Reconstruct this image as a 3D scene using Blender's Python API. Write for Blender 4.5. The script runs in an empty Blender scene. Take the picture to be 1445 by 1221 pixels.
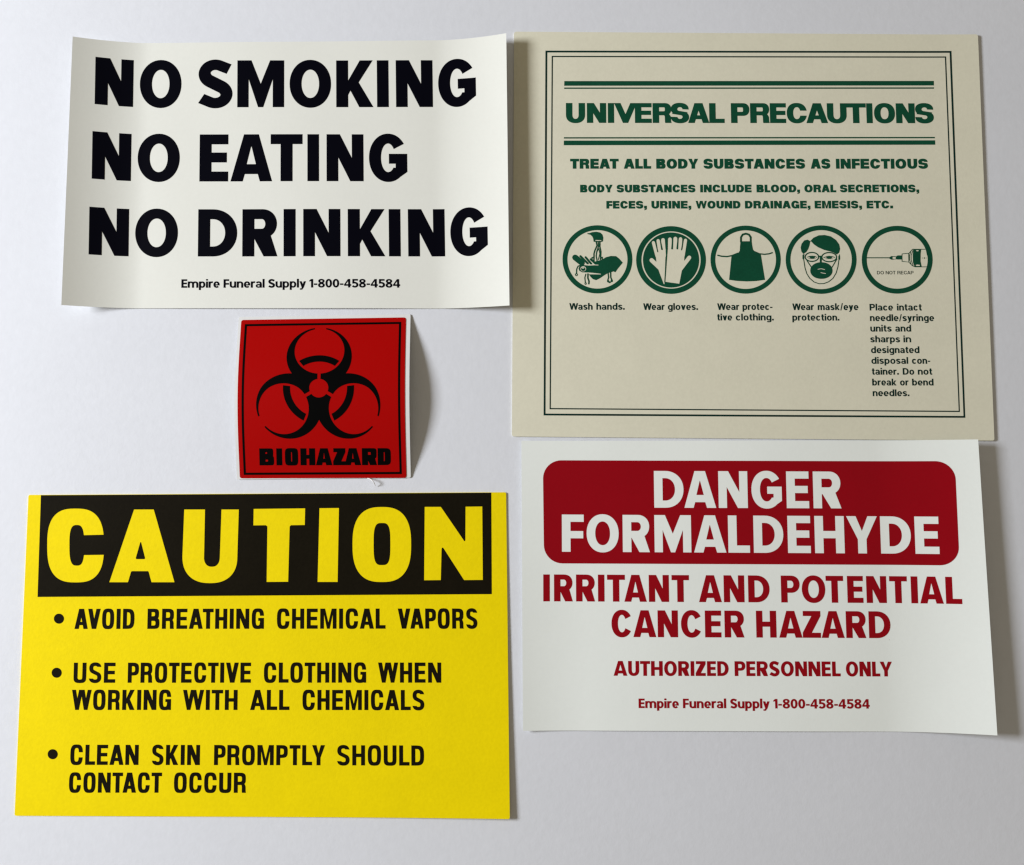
import bpy, bmesh, math, random
from math import sin, cos, pi, radians, sqrt, copysign, hypot
from mathutils import Vector
from mathutils.geometry import delaunay_2d_cdt

SC = bpy.context.scene
COL = SC.collection

# ------------------------------------------------------------------ camera
F_PX = 1250.0              # focal length in photo pixels (photo 1445 x 1221)
CX, CY = 722.5, 610.5
DIST = 0.40                # camera to the middle of the table, metres
TILT = math.atan(F_PX / 14000.0)
cam_data = bpy.data.cameras.new("camera")
cam = bpy.data.objects.new("camera", cam_data)
COL.objects.link(cam)
cam.location = (0, -DIST * sin(TILT), DIST * cos(TILT))
cam.rotation_euler = (TILT, 0, 0)
cam_data.sensor_width = 36
cam_data.lens = 36 * F_PX / 1445.0
cam_data.clip_start = 0.01
cam_data.clip_end = 50
SC.camera = cam

# ------------------------------------------------------------------ light
world = bpy.data.worlds.new("World")
SC.world = world
world.use_nodes = True
bg = world.node_tree.nodes["Background"]
bg.inputs[0].default_value = (1.0, 0.88, 0.68, 1)
bg.inputs[1].default_value = 0.215


def area(name, loc, target, size, energy, color):
    d = bpy.data.lights.new(name, 'AREA')
    d.shape = 'RECTANGLE'
    d.size, d.size_y = size
    d.energy = energy
    d.color = color
    o = bpy.data.objects.new(name, d)
    COL.objects.link(o)
    o.location = loc
    o.rotation_euler = (Vector(target) - Vector(loc)).to_track_quat('-Z', 'Y').to_euler()
    return o


area("window_light", (-1.29, 0.17, 0.63), (0, 0, 0), (0.45, 0.30), 30.2, (0.885, 0.918, 0.985))

SC.view_settings.view_transform = 'Standard'
SC.view_settings.look = 'None'
SC.view_settings.exposure = 0.10
SC.cycles.filter_width = 1.35
SC.view_settings.gamma = 1


# ------------------------------------------------------------------ pixel <-> table
def world_xy(px, py, z=0.0):
    dx, dy, dz = (px - CX) / F_PX, -(py - CY) / F_PX, -1.0
    c, s = cos(TILT), sin(TILT)
    d = (dx, dy * c - dz * s, dy * s + dz * c)
    t = (z - cam.location[2]) / d[2]
    return cam.location[0] + d[0] * t, cam.location[1] + d[1] * t


def project(x, y, z):
    rx, ry, rz = x - cam.location[0], y - cam.location[1], z - cam.location[2]
    c, s = cos(TILT), sin(TILT)
    cy, cz = ry * c + rz * s, -ry * s + rz * c
    return CX + F_PX * rx / -cz, CY - F_PX * cy / -cz


# ------------------------------------------------------------------ materials
def principled(name, color, rough=0.5, spec=0.5, coat=0.0, coat_rough=0.1,
               mottle=0.0, mottle_scale=60.0, bump=0.0, bump_scale=1500.0,
               specks=0.0, transl=0.0):
    m = bpy.data.materials.new(name)
    m.use_nodes = True
    nt = m.node_tree
    b = nt.nodes["Principled BSDF"]
    b.inputs["Base Color"].default_value = (*color, 1)
    b.inputs["Roughness"].default_value = rough
    b.inputs["Specular IOR Level"].default_value = spec
    b.inputs["Coat Weight"].default_value = coat
    b.inputs["Coat Roughness"].default_value = coat_rough
    tc = nt.nodes.new("ShaderNodeNewGeometry")
    src = tc.outputs["Position"]
    col_out = None
    if mottle > 0:
        n1 = nt.nodes.new("ShaderNodeTexNoise")
        n1.inputs["Scale"].default_value = mottle_scale
        n1.inputs["Detail"].default_value = 6
        n1.inputs["Roughness"].default_value = 0.6
        nt.links.new(src, n1.inputs["Vector"])
        n2 = nt.nodes.new("ShaderNodeTexNoise")
        n2.inputs["Scale"].default_value = mottle_scale * 14
        n2.inputs["Detail"].default_value = 4
        nt.links.new(src, n2.inputs["Vector"])
        ad = nt.nodes.new("ShaderNodeMath"); ad.operation = 'ADD'
        nt.links.new(n1.outputs["Fac"], ad.inputs[0])
        nt.links.new(n2.outputs["Fac"], ad.inputs[1])
        mr = nt.nodes.new("ShaderNodeMapRange")
        mr.inputs["From Min"].default_value = 0.7
        mr.inputs["From Max"].default_value = 1.3
        nt.links.new(ad.outputs[0], mr.inputs["Value"])
        mix = nt.nodes.new("ShaderNodeMix"); mix.data_type = 'RGBA'
        lo = tuple(max(0, c * (1 - mottle)) for c in color)
        hi = tuple(min(1, c * (1 + mottle)) for c in color)
        mix.inputs["A"].default_value = (*lo, 1)
        mix.inputs["B"].default_value = (*hi, 1)
        nt.links.new(mr.outputs[0], mix.inputs["Factor"])
        col_out = mix.outputs["Result"]
    if specks > 0:
        v = nt.nodes.new("ShaderNodeTexVoronoi")
        v.inputs["Scale"].default_value = 42
        v.inputs["Randomness"].default_value = 1
        nt.links.new(src, v.inputs["Vector"])
        sep = nt.nodes.new("ShaderNodeSeparateColor")
        nt.links.new(v.outputs["Color"], sep.inputs[0])
        # a small dark speck in some cells only
        mr2 = nt.nodes.new("ShaderNodeMapRange")
        mr2.inputs["From Min"].default_value = 0.55
        mr2.inputs["From Max"].default_value = 1.0
        mr2.inputs["To Min"].default_value = 0.0
        mr2.inputs["To Max"].default_value = 0.013
        nt.links.new(sep.outputs[0], mr2.inputs["Value"])
        lt = nt.nodes.new("ShaderNodeMath"); lt.operation = 'LESS_THAN'
        nt.links.new(v.outputs["Distance"], lt.inputs[0])
        nt.links.new(mr2.outputs[0], lt.inputs[1])
        mul = nt.nodes.new("ShaderNodeMath"); mul.operation = 'MULTIPLY'
        nt.links.new(lt.outputs[0], mul.inputs[0]); mul.inputs[1].default_value = specks
        mix2 = nt.nodes.new("ShaderNodeMix"); mix2.data_type = 'RGBA'
        mix2.inputs["A"].default_value = (*color, 1)
        if col_out: nt.links.new(col_out, mix2.inputs["A"])
        mix2.inputs["B"].default_value = (0.12, 0.11, 0.10, 1)
        nt.links.new(mul.outputs[0], mix2.inputs["Factor"])
        col_out = mix2.outputs["Result"]
    if col_out:
        nt.links.new(col_out, b.inputs["Base Color"])
    if bump > 0:
        n3 = nt.nodes.new("ShaderNodeTexNoise")
        n3.inputs["Scale"].default_value = bump_scale
        n3.inputs["Detail"].default_value = 5
        n3.inputs["Roughness"].default_value = 0.65
        nt.links.new(src, n3.inputs["Vector"])
        bp = nt.nodes.new("ShaderNodeBump")
        bp.inputs["Strength"].default_value = 1.0
        bp.inputs["Distance"].default_value = bump
        nt.links.new(n3.outputs["Fac"], bp.inputs["Height"])
        nt.links.new(bp.outputs[0], b.inputs["Normal"])
        rr = nt.nodes.new("ShaderNodeMapRange")
        rr.inputs["To Min"].default_value = max(0, rough - 0.07)
        rr.inputs["To Max"].default_value = min(1, rough + 0.07)
        nt.links.new(n3.outputs["Fac"], rr.inputs["Value"])
        nt.links.new(rr.outputs[0], b.inputs["Roughness"])
    return m


M = {}
M['table'] = principled("white_textured_table", (0.71, 0.72, 0.75), 0.75, 0.25,
                        mottle=0.02, mottle_scale=16, bump=0.00007, bump_scale=330, specks=0.0)
M['vinyl_white'] = principled("off_white_vinyl", (0.78, 0.78, 0.71), 0.38, 0.35,
                              mottle=0.012, mottle_scale=40, bump=0.000015, bump_scale=900, specks=0.3)
M['paper_white'] = principled("cool_white_vinyl", (0.87, 0.90, 0.85), 0.38, 0.35,
                              mottle=0.012, mottle_scale=40, bump=0.000015, bump_scale=900, specks=0.3)
M['beige'] = principled("beige_card", (0.735, 0.705, 0.55), 0.62, 0.25,
                        mottle=0.03, mottle_scale=45, bump=0.00003, bump_scale=900, specks=0.35)
M['yellow'] = principled("yellow_card", (0.88, 0.685, 0.0), 0.65, 0.08,
                         mottle=0.04, mottle_scale=50, bump=0.00006, bump_scale=700, specks=0.3)
M['ink_black'] = principled("blue_black_ink", (0.0012, 0.0012, 0.004), 0.4, 0.05)
M['ink_warm'] = principled("warm_black_ink", (0.0085, 0.0065, 0.003), 0.6, 0.03, mottle=0.15, bump=0.00005, bump_scale=700)
M['ink_green'] = principled("dark_green_ink", (0.004, 0.066, 0.032), 0.5, 0.12, mottle=0.12, mottle_scale=80)
M['ink_green_dark'] = principled("blackish_green_ink", (0.003, 0.024, 0.018), 0.5, 0.1)
M['ink_red'] = principled("crimson_ink", (0.30, 0.0, 0.006), 0.33, 0.2, mottle=0.03)
M['sticker_red'] = principled("red_sticker_vinyl", (0.39, 0.0, 0.0), 0.3, 0.14, bump=0.00001)
M['ink_jet'] = principled("jet_black_ink", (0.001, 0.001, 0.001), 0.4, 0.05)
M['backing'] = principled("white_backing_paper", (0.74, 0.74, 0.72), 0.5, 0.4, mottle=0.03, bump=0.00003, bump_scale=300)


# ------------------------------------------------------------------ filled outlines
# A "shape" is a list of (sign, polygon): '+' adds, '-' cuts, in order.
def area2(p):
    return sum(p[i - 1][0] * p[i][1] - p[i][0] * p[i - 1][1] for i in range(len(p)))


def inside(x, y, poly):
    """Winding number of the polygon round the point is not zero."""
    w = 0
    x0, y0 = poly[-1]
    for x1, y1 in poly:
        if (y0 <= y) != (y1 <= y):
            side = (x1 - x0) * (y - y0) - (x - x0) * (y1 - y0)
            if y0 <= y and side > 0: w += 1
            elif y0 > y and side < 0: w -= 1
        x0, y0 = x1, y1
    return w != 0


def fill(shapes):
    """Union of the shapes, triangulated: (points, triangles)."""
    V, E, polys = [], [], []
    for k, sh in enumerate(shapes):
        lst = []
        for sign, poly in sh:
            q = []
            for p in poly:
                if not q or hypot(p[0] - q[-1][0], p[1] - q[-1][1]) > 1e-3:
                    q.append((p[0], p[1]))
            while len(q) > 2 and hypot(q[0][0] - q[-1][0], q[0][1] - q[-1][1]) < 1e-3:
                q.pop()
            if len(q) < 3:
                continue
            i0, n = len(V), len(q)
            V += [Vector(p) for p in q]
            E += [(i0 + i, i0 + (i + 1) % n) for i in range(n)]
            xs = [p[0] for p in q]; ys = [p[1] for p in q]
            lst.append((sign == '+', q, min(xs), max(xs), min(ys), max(ys)))
        polys.append((lst, min(l[2] for l in lst), max(l[3] for l in lst)))
    ov, oe, of, _a, _b, _c = delaunay_2d_cdt(V, E, [], 0, 2e-4, False)
    tris = []
    for f in of:
        p = [ov[i] for i in f]
        if abs((p[1][0] - p[0][0]) * (p[2][1] - p[0][1]) - (p[2][0] - p[0][0]) * (p[1][1] - p[0][1])) < 1e-7:
            continue
        x = sum(v[0] for v in p) / 3; y = sum(v[1] for v in p) / 3
        for lst, bx0, bx1 in polys:
            if not bx0 <= x <= bx1: continue
            on = False
            for plus, q, x0, x1, y0, y1 in lst:
                if on != plus and x0 <= x <= x1 and y0 <= y <= y1 and inside(x, y, q):
                    on = plus
            if on:
                tris.append(list(f)); break
    return [(v[0], v[1]) for v in ov], tris


def supe(cx, cy, rx, ry, n=2.0, a0=0.0, a1=360.0, steps=24):
    pts = []
    for i in range(steps + 1):
        a = radians(a0 + (a1 - a0) * i / steps)
        c, s = cos(a), sin(a)
        pts.append((cx + rx * copysign(abs(c) ** (2 / n), c), cy + ry * copysign(abs(s) ** (2 / n), s)))
    return pts


def rect(x0, y0, x1, y1):
    return [(x0, y0), (x1, y0), (x1, y1), (x0, y1)]


def pen(path, tv, th, sign='+', e0=None, e1=None, mul=None):
    """Stroke a path; thickness tv where it runs up, th where it runs across."""
    n = len(path)
    L, R = [], []
    for i, p in enumerate(path):
        a = path[max(0, i - 1)]; b = path[min(n - 1, i + 1)]
        tx, ty = b[0] - a[0], b[1] - a[1]
        l = hypot(tx, ty) or 1e-9
        tx /= l; ty /= l
        t = sqrt((tv * ty) ** 2 + (th * tx) ** 2) / 2
        if mul: t *= mul(i / (n - 1))
        nx, ny = -ty, tx
        if 0 < i < n - 1:
            ux, uy = p[0] - a[0], p[1] - a[1]
            lu = hypot(ux, uy) or 1e-9
            cosm = abs((-uy / lu) * nx + (ux / lu) * ny)
            t /= max(0.5, cosm)
        ov = e0 if i == 0 else (e1 if i == n - 1 else None)
        if ov:
            d = nx * ov[0] + ny * ov[1]
            k = t / max(0.45, abs(d))
            s = 1 if d >= 0 else -1
            nx, ny, t = ov[0] * s, ov[1] * s, k
        L.append((p[0] + nx * t, p[1] + ny * t)); R.append((p[0] - nx * t, p[1] - ny * t))
    return [(sign, [L[i], L[i + 1], R[i + 1], R[i]]) for i in range(n - 1)]


# ------------------------------------------------------------------ lettering (drawn letter by letter)
class St:
    """A style of lettering: stem and bar thickness as a share of cap height."""
    def __init__(s, sv, sh, n=2.0, d=None, term='perp', xh=0.72, q=7, wid=None, gap=0.1, sq=0.0, lsv=None, t0=38, kern=None, lsh=None):
        s.sv, s.sh, s.n, s.term, s.xh, s.q, s.gap = sv, sh, n, term, xh, q, gap
        s.d = d or sv * 1.12
        s.wid = wid or {}
        s.sq = sq            # how square the bowls are (0 round .. 1)
        s.t0 = t0
        s.kern = kern or {}
        s.lsv = lsv or sv * 0.95
        s.lsh = lsh or sh * 0.9


NAT = dict(A=.86, B=.76, C=.80, D=.80, E=.64, F=.60, G=.84, H=.80, I=.25, K=.80, L=.60, M=1.0, N=.82, O=.88,
           P=.74, R=.77, S=.72, T=.70, U=.80, V=.84, W=1.22, Y=.80, Z=.70,
           a=.56, b=.60, c=.56, d=.60, e=.58, g=.60, h=.57, i=.20, k=.58, l=.20, m=.88, n=.57, o=.60,
           p=.60, r=.38, s=.52, t=.35, u=.57, v=.56, w=.82, y=.56)
NAT.update({'0': .58, '1': .34, '4': .62, '5': .58, '8': .60, '-': .32, '.': .20, ',': .20, '/': .34})


def bowl(x0, y0, x1, y1, rx, n, q):
    """A block whose right side is a half superellipse."""
    rx = min(rx, x1 - x0)
    cy, ry = (y0 + y1) / 2, (y1 - y0) / 2
    return [(x0, y0)] + supe(x1 - rx, cy, rx, ry, n, -90, 90, 2 * q) + [(x0, y1)]


def cup(x0, y0, x1, y1, ry, n, q, up=False):
    """A block whose bottom (or top, up=True) is a half superellipse."""
    cx, rx = (x0 + x1) / 2, (x1 - x0) / 2
    if up:
        return [(x1, y0)] + supe(cx, y1 - ry, rx, ry, n, 0, 180, 2 * q) + [(x0, y0)]
    return [(x0, y1)] + supe(cx, y0 + ry, rx, ry, n, 180, 360, 2 * q) + [(x1, y1)]


def spath(W, y0, y1, s, h, q, n, a):
    """Centre line of an S."""
    H = (y1 - y0) - h
    rx = W / 2 - s / 2
    ry = H / 4 * 0.92
    D = H / 2 - ry
    ym = (y0 + y1) / 2
    r = math.degrees(math.asin(min(1, ry / D)))
    up = supe(W / 2, ym + D, rx * .96, ry, n, a, 180 + r, 3 * q)
    lo = supe(W / 2, ym - D, rx, ry, n, r, -180 + a, 3 * q)
    return up + lo


def vee(W, y0, y1, d, b):
    H = y1 - y0
    k = (W / 2 - d) / (W / 2 - b)
    return [(0, y1), (d, y1), (W / 2, y1 - k * H), (W - d, y1), (W, y1), (W / 2 + b, y0), (W / 2 - b, y0)]


def glyph(ch, W, st):
    s, h, n, d, q = st.sv, st.sh, st.n, st.d, st.q
    o = 0.014
    g = []
    P = lambda *a: g.append(('+', list(a)))
    add = lambda poly: g.append(('+', poly))
    cut = lambda poly: g.append(('-', poly))
    helv = st.term == 'h'
    nb = n + st.sq
    ni = nb + (0.25 if st.sq else 0)
    if ch.islower() or ch == '.' or ch == ',':
        if ch.islower():
            s, h = st.lsv, st.lsh
            d = s * 1.08
    X = st.xh

    def ring(x0, y0, x1, y1, s_=None, h_=None):
        s_ = s_ or s; h_ = h_ or h
        add(supe((x0 + x1) / 2, (y0 + y1) / 2, (x1 - x0) / 2, (y1 - y0) / 2, nb, 0, 360, 4 * q))
        cut(supe((x0 + x1) / 2, (y0 + y1) / 2, (x1 - x0) / 2 - s_, (y1 - y0) / 2 - h_, ni, 0, 360, 4 * q))

    if ch == 'I': add(rect(0, 0, W, 1))
    elif ch == 'H':
        add(rect(0, 0, s, 1)); add(rect(W - s, 0, W, 1)); add(rect(s / 2, .5 - h / 2, W - s / 2, .5 + h / 2))
    elif ch == 'N':
        add(rect(0, 0, s * .97, 1)); add(rect(W - s * .97, 0, W, 1)); P((0, 1), (d * 1.08, 1), (W, 0), (W - d * 1.08, 0))
    elif ch == 'M':
        b = .055 if s > .2 else .05
        no = .50 if not helv else .30
        yj = .60 if s > .2 else .62
        if helv: yj = .72; b = .10 if s > .2 else .07
        add(rect(0, 0, s * .95, 1)); add(rect(W - s * .95, 0, W, 1))
        add([(0, 1), (d * 1.15, 1), (W / 2, no), (W - d * 1.15, 1), (W, 1), (W - s * .95, yj), (W / 2 + b, 0), (W / 2 - b, 0), (s * .95, yj)])
    elif ch == 'V': add(vee(W, 0, 1, d, min(.13, s * .55)))
    elif ch == 'W':
        w2 = W * .56; dd = min(d * .93, .27)
        a1 = vee(w2, 0, 1, dd, min(s * .45, .125))
        add(a1); add([(x + W - w2, y) for x, y in a1])
    elif ch == 'A':
        a = s * .62
        x = lambda y: d + y * (W / 2 - a)
        yb, yt = (.19, .19 + h * .92) if helv else (.155, .155 + h)
        add([(0, 0), (W / 2 - a, 1), (W / 2 + a, 1), (W, 0)])
        cut([(d, -.1), (d, 0), (x(yb), yb), (W - x(yb), yb), (W - d, 0), (W - d, -.1)])
        ya = (W / 2 - d) / (W / 2 - a)
        if helv:
            if ya > yt: cut([(x(yt), yt), (W - x(yt), yt), (W / 2, min(ya, .86))])
        else:
            hw = W / 2 - x(yt) + .02
            cut([(W / 2 - hw, yt), (W / 2 + hw, yt), (W / 2 + .006, .735), (W / 2 - .006, .735)])
    elif ch == 'Y':
        add(rect(W / 2 - s / 2, 0, W / 2 + s / 2, .42))
        add([(0, 1), (d * 1.02, 1), (W / 2, .60), (W - d * 1.02, 1), (W, 1), (W / 2 + s / 2, .38), (W / 2 - s / 2, .38)])
    elif ch == 'K':
        add(rect(0, 0, s, 1))
        e = W - s
        add([(s * .9, .555), (s, .57), (W - d * 1.1, 1), (W - .01, 1), (s + e * .42, .53), (W, 0), (W - d * 1.15, 0),
             (s + e * .09, .355), (s, .26), (s * .9, .26)])
    elif ch == 'Z':
        add(rect(0.02, 1 - h, W, 1)); add(rect(0, 0, W, h))
        add([(0, h * .9), (0, h), (W - d * 1.35, 1 - h), (W - d * 1.35, 1 - h * .9), (W, 1 - h * .9), (W, 1 - h), (d * 1.35, h), (d * 1.35, h * .9)])
    elif ch == 'E':
        add(rect(0, 0, s, 1)); add(rect(0, 0, W, h)); add(rect(0, 1 - h, W, 1)); add(rect(0, .5 - h / 2 + .01, W - .03, .5 + h / 2 + .01))
    elif ch == 'F':
        add(rect(0, 0, s, 1)); add(rect(0, 1 - h, W, 1)); add(rect(0, .43 - h / 2 + .03, W - .015, .43 + h / 2 + .03))
    elif ch == 'L': add(rect(0, 0, s, 1)); add(rect(0, 0, W, h))
    elif ch == 'T': add(rect(0, 1 - h, W, 1)); add(rect(W / 2 - s / 2, 0, W / 2 + s / 2, 1))
    elif ch == 'D':
        rx = min(W * .62, .52)
        add(bowl(0, 0, W, 1, rx, nb, q)); cut(bowl(s, h, W - s, 1 - h, max(.05, rx - s), ni, q))
    elif ch in 'PR':
        yb = .36 if ch == 'P' else .385
        if helv: yb -= .0
        Wb = W if ch == 'P' else W * .985
        rx = min((1 - yb) / 2, Wb * .6)
        add(bowl(0, yb, Wb, 1, rx, nb, q)); cut(bowl(s, yb + h * .95, Wb - s * .97, 1 - h, max(.04, rx - s * .9), ni, q))
        add(rect(0, 0, s, 1))
        if ch == 'R':
            if helv:
                xl = W - s
                add([(W - s * .97, 0), (W - s * 1.02, .05), (W - s * 1.04, yb - .07), (W - s * 1.10, yb - .02), (W - s * 1.3, yb + h * .4), (W - s * .5, yb + h * .6),
                     (W - s * .28, yb + .02), (W - s * .16, yb - .03), (W - s * .09, yb - .10), (W - s * .07, .09), (W - s * .03, .03), (W, 0)])
            else:
                xr = W - d * 1.12
                m0 = W * .44
                add([(m0 - .02, yb + .06), (m0 + d * 1.05, yb + .06), (W, 0), (xr, 0), (m0 - .08, yb)])
    elif ch == 'B':
        rx = min(.25, W * .5)
        add(bowl(0, 0, W, .565, .27, nb, q)); add(bowl(0, .47, W * .95, 1, .25, nb, q))
        cut(bowl(s, h * .95, W - s, .565 - h * .95, .12, ni, q)); cut(bowl(s, .47 + h * .9, W * .95 - s, 1 - h * .95, .1, ni, q))
        add(rect(0, 0, s, 1)); add(rect(s * .5, .5 - h * .38, s * 1.4, .5 + h * .38))
    elif ch in 'O0': ring(0, -o, W, 1 + o)
    elif ch == 'U':
        ry = min(W * .5, .42)
        add(cup(0, -o, W, 1, ry, nb, q)); cut(cup(s, h - o, W - s, 1.1, max(.05, ry - h), ni, q))
    elif ch in 'CG':
        outer = supe(W / 2, .5, W / 2, .5 + o, nb, 0, 360, 6 * q)
        inner = supe(W / 2, .5, W / 2 - s, .5 + o - h, ni, 0, 360, 6 * q)
        add(outer)
        k = W / .8
        if helv:
            if ch == 'C':
                cut(inner); cut(rect(W * .5, .375, W * 1.1, .625))
            else:
                add([(W - s, .5), (W, .5), (W, 0), (W - s * .62, 0), (W - s * .75, .06), (W - s, .2)])
                cut(inner); cut(rect(W * .5, .54, W * 1.1, .645)); add(rect(W * .53, .54 - h * .82, W, .54))
        elif ch == 'C':
            cut(inner)
            cut([(W * .5, .62), (W * .74, .700), (W * 1.12, .855), (W * 1.12, .145), (W * .74, .300), (W * .5, .38)])
        else:
            add([(W * .6, .5), (W, .5), (W, .20), (W * .775, .071), (W * .5, .15)])
            cut(inner)
            xi = W / 2 + (W / 2 - s) * .72
            cut([(W * .5, .58), (W - s * .97, .58), (W - s * .97, .290), (xi, .5 - (.5 + o - h) * .69), (W * .5, .3)])
            cut([(W * .5, .58), (W * 1.12, .585), (W * 1.12, .879), (W * .72, .716), (W * .5, .62)])
            add(rect(W * .52, .585 - h, W, .585))
    elif ch in 'Ss':
        y1 = 1 if ch == 'S' else X
        ov = o
        a = 34 if not helv else 14
        p = spath(W, -ov, y1 + ov, s, h, q, 2.0 + st.sq * .5, a)
        f = lambda t: 1 + .17 * max(0, 1 - abs(t - .5) / .22) if s > .2 else 1
        if helv and s > .26:
            add(supe(W * .49, (1 + o + .5 - h / 2) / 2, W * .49, (.5 + o + h / 2) / 2, 2.2, 0, 360, 5 * q))
            add(supe(W * .5, (.5 + h / 2 - o) / 2, W * .5, (.5 + h / 2 + o) / 2, 2.2, 0, 360, 5 * q))
            cw, cy = W / 2 - s, (.5 + h / 2 + 1 - h) / 2
            ch_ = (1 - h - .5 - h / 2) / 2
            cut([(W / 2 - cw, cy), (W / 2 - cw * .9, cy - ch_ * .55), (W / 2 - cw * .45, cy - ch_ * .95), (W * 1.1, .5 + h * .08), (W * 1.1, .672), (W - s * 1.02, .690)] + supe(W / 2, cy + .01, cw * .96, ch_ * 1.0, 2, 12, 180, 2 * q))
            cut([(W / 2 + cw, 1 - cy), (W / 2 + cw * .9, 1 - cy + ch_ * .55), (W / 2 + cw * .45, 1 - cy + ch_ * .95), (-W * .1, .5 - h * .08), (-W * .1, .318), (s * 1.02, .300)] + supe(W / 2, 1 - cy - .01, cw * .96, ch_ * 1.0, 2, 192, 360, 2 * q))
        elif helv: g.extend(pen(p, s, h, e0=(1, -.05), e1=(1, -.05), mul=f))
        else:
            H = y1
            p = spath(W, -ov, y1 + ov, s, h, q, 2.0 + st.sq * .5, 60)
            p = [(W * .90, H * .815)] + p + [(W * .09, H * .19)]
            g.extend(pen(p, s * .98, h * 1.06, e0=(.46, .89), e1=(.56, .83), mul=f))
    # ---- small letters
    elif ch == 'o': ring(0, -o, W, X + o)
    elif ch in 'bpd':
        ring(0, -o, W, X + o)
        y0, y1 = (-.27, X) if ch == 'p' else (0, 1.03)
        add(rect(0, y0, s, y1) if ch in 'bp' else rect(W - s, y0, W, y1))
    elif ch in 'nh':
        add(cup(0, 0, W, X + o, min(W * .5, .3), nb, q, True)); cut(cup(s, -.1, W - s, X + o - h, min(W * .5, .3) - h * .7, ni, q, True))
        add(rect(0, 0, s, X if ch == 'n' else 1.03))
    elif ch == 'm':
        w2 = (W + s) / 2
        for x0 in (0, W - w2):
            sub = [('+', cup(x0, 0, x0 + w2, X + o, min(w2 * .5, .28), nb, q, True)), ('-', cup(x0 + s, -.1, x0 + w2 - s, X + o - h, min(w2 * .5, .28) - h * .7, ni, q, True))]
            g.extend(sub)
        add(rect(0, 0, s, X)); add(rect(W / 2 - s / 2, 0, W / 2 + s / 2, X - .12))
    elif ch == 'u':
        add(cup(0, -o, W, X, min(W * .5, .3), nb, q)); cut(cup(s, h - o, W - s, X + .1, min(W * .5, .3) - h * .7, ni, q))
        add(rect(W - s, 0, W, X))
    elif ch == 'r':
        add(rect(0, 0, s, X))
        g.extend(pen([(s * .5, X * .5), (s * .62, X * .72), (s * 1.0, X * .86), (W, X - h * .5 + o)], s, h, e1=(0, 1)))
    elif ch == 'c':
        g.extend(pen(supe(W / 2, X / 2, W / 2 - s / 2, X / 2 + o - h / 2, nb, 34, 326, 5 * q), s, h))
    elif ch == 'e':
        yb = X * .46
        g.extend(pen([(W - s / 2, yb)] + supe(W / 2, X / 2, W / 2 - s / 2, X / 2 + o - h / 2, nb, 4, 318, 5 * q), s, h))
        add(rect(s * .5, yb - h * .38, W - s * .05, yb + h * .38))
    elif ch == 'a':
        rr = X - h / 2
        ar = supe(W * .46, X * .70, W * .46 - s / 2 + .02, X * .30 + o - h / 2, 2, 165, 0, 2 * q)
        g.extend(pen(ar + [(W - s * .55, X * .5), (W - s * .55, 0)], s, h, e1=(1, 0)))
        add(supe(W * .43, X * .29, W * .43, X * .29 + o, nb, 0, 360, 4 * q)); cut(supe(W * .45, X * .29, W * .45 - s * .85, X * .29 - h * .8, nb, 0, 360, 4 * q))
        add(rect(W - s * 1.05, 0, W - s * .05, X * .6))
    elif ch == 'g':
        ring(0, -o, W, X + o)
        add(rect(W - s, -.08, W, X))
        g.extend(pen(supe(W / 2, -.08, W / 2 - s / 2, .20 - h / 2, 2.2, 0, -155, 2 * q), s, h))
    elif ch in 'il':
        if ch == 'l': add(rect(0, 0, W, 1.03))
        else: add(rect(0, 0, W, X)); add(supe(W / 2, X + .19, W * .56, .10, 2.6 if helv else 2, 0, 360, 12))
    elif ch == 't':
        c = W * .46
        add(rect(0, X - h * .85, W, X))
        g.extend(pen([(c, X + .20), (c, h * 1.1), (c + s * .18, h * .6), (W, h * .46)], s, h, e0=(1, 0), e1=(0, 1)))
    elif ch == 'k':
        add(rect(0, 0, s, 1.03))
        add([(s, X * .50), (W - d * 1.1, X), (W - .01, X), (W * .60, X * .54), (W, 0), (W - d * 1.15, 0), (W * .42, X * .36), (s, X * .22)])
    elif ch == 'v': add(vee(W, 0, X, d, s * .5))
    elif ch == 'w':
        w2 = W * .57
        a1 = vee(w2, 0, X, d * .93, s * .42)
        add(a1); add([(x + W - w2, y) for x, y in a1])
    elif ch == 'y':
        add(vee(W, 0, X, d, s * .5))
        sl = (W / 2 - s * .5) / X
        add([(W - sl * X * 1.0 - s * .35, 0.1), (W / 2 + s * .62, 0.06), (W * .40, -.25), (W * .06, -.25), (W * .06, -.25 + h * .9), (W * .27, -.25 + h * .9)])
        add([(W / 2 - s * .5, 0.05), (W / 2 + s * .5, 0.05), (W * .40 + .02, -.2), (W * .24, -.2)])
    # ---- figures and marks
    elif ch == '1':
        add(rect(W - s, 0, W, 1)); add([(W - s, 1), (W - s * .5, 1), (W - s * .5, .7), (W - s, .76), (0, .70), (0, .83)])
    elif ch == '8':
        add(supe(W / 2, .28, W / 2, .28 + o, nb, 0, 360, 4 * q)); add(supe(W / 2, .755, W * .465, .245 + o, nb, 0, 360, 4 * q))
        cut(supe(W / 2, .28, W / 2 - s, .28 - h * .85, nb, 0, 360, 4 * q)); cut(supe(W / 2, .755, W * .465 - s * .95, .245 - h * .8, nb, 0, 360, 4 * q))
    elif ch == '4':
        add(rect(W - s * 1.45, 0, W - s * .45, 1)); add(rect(0, .20, W, .20 + h * .95))
        add([(0, .22), (0, .36), (W - s * 1.5, 1), (W - s * .5, 1), (W - s * .5, .86), (W - s * 1.3, .80), (s * .75, .36), (s * .9, .22)])
    elif ch == '5':
        add(rect(W * .10, 1 - h, W * .93, 1)); add([(W * .10, 1), (W * .10 + s * .9, 1), (W * .10 + s * .86, .5), (W * .08, .46)])
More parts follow.
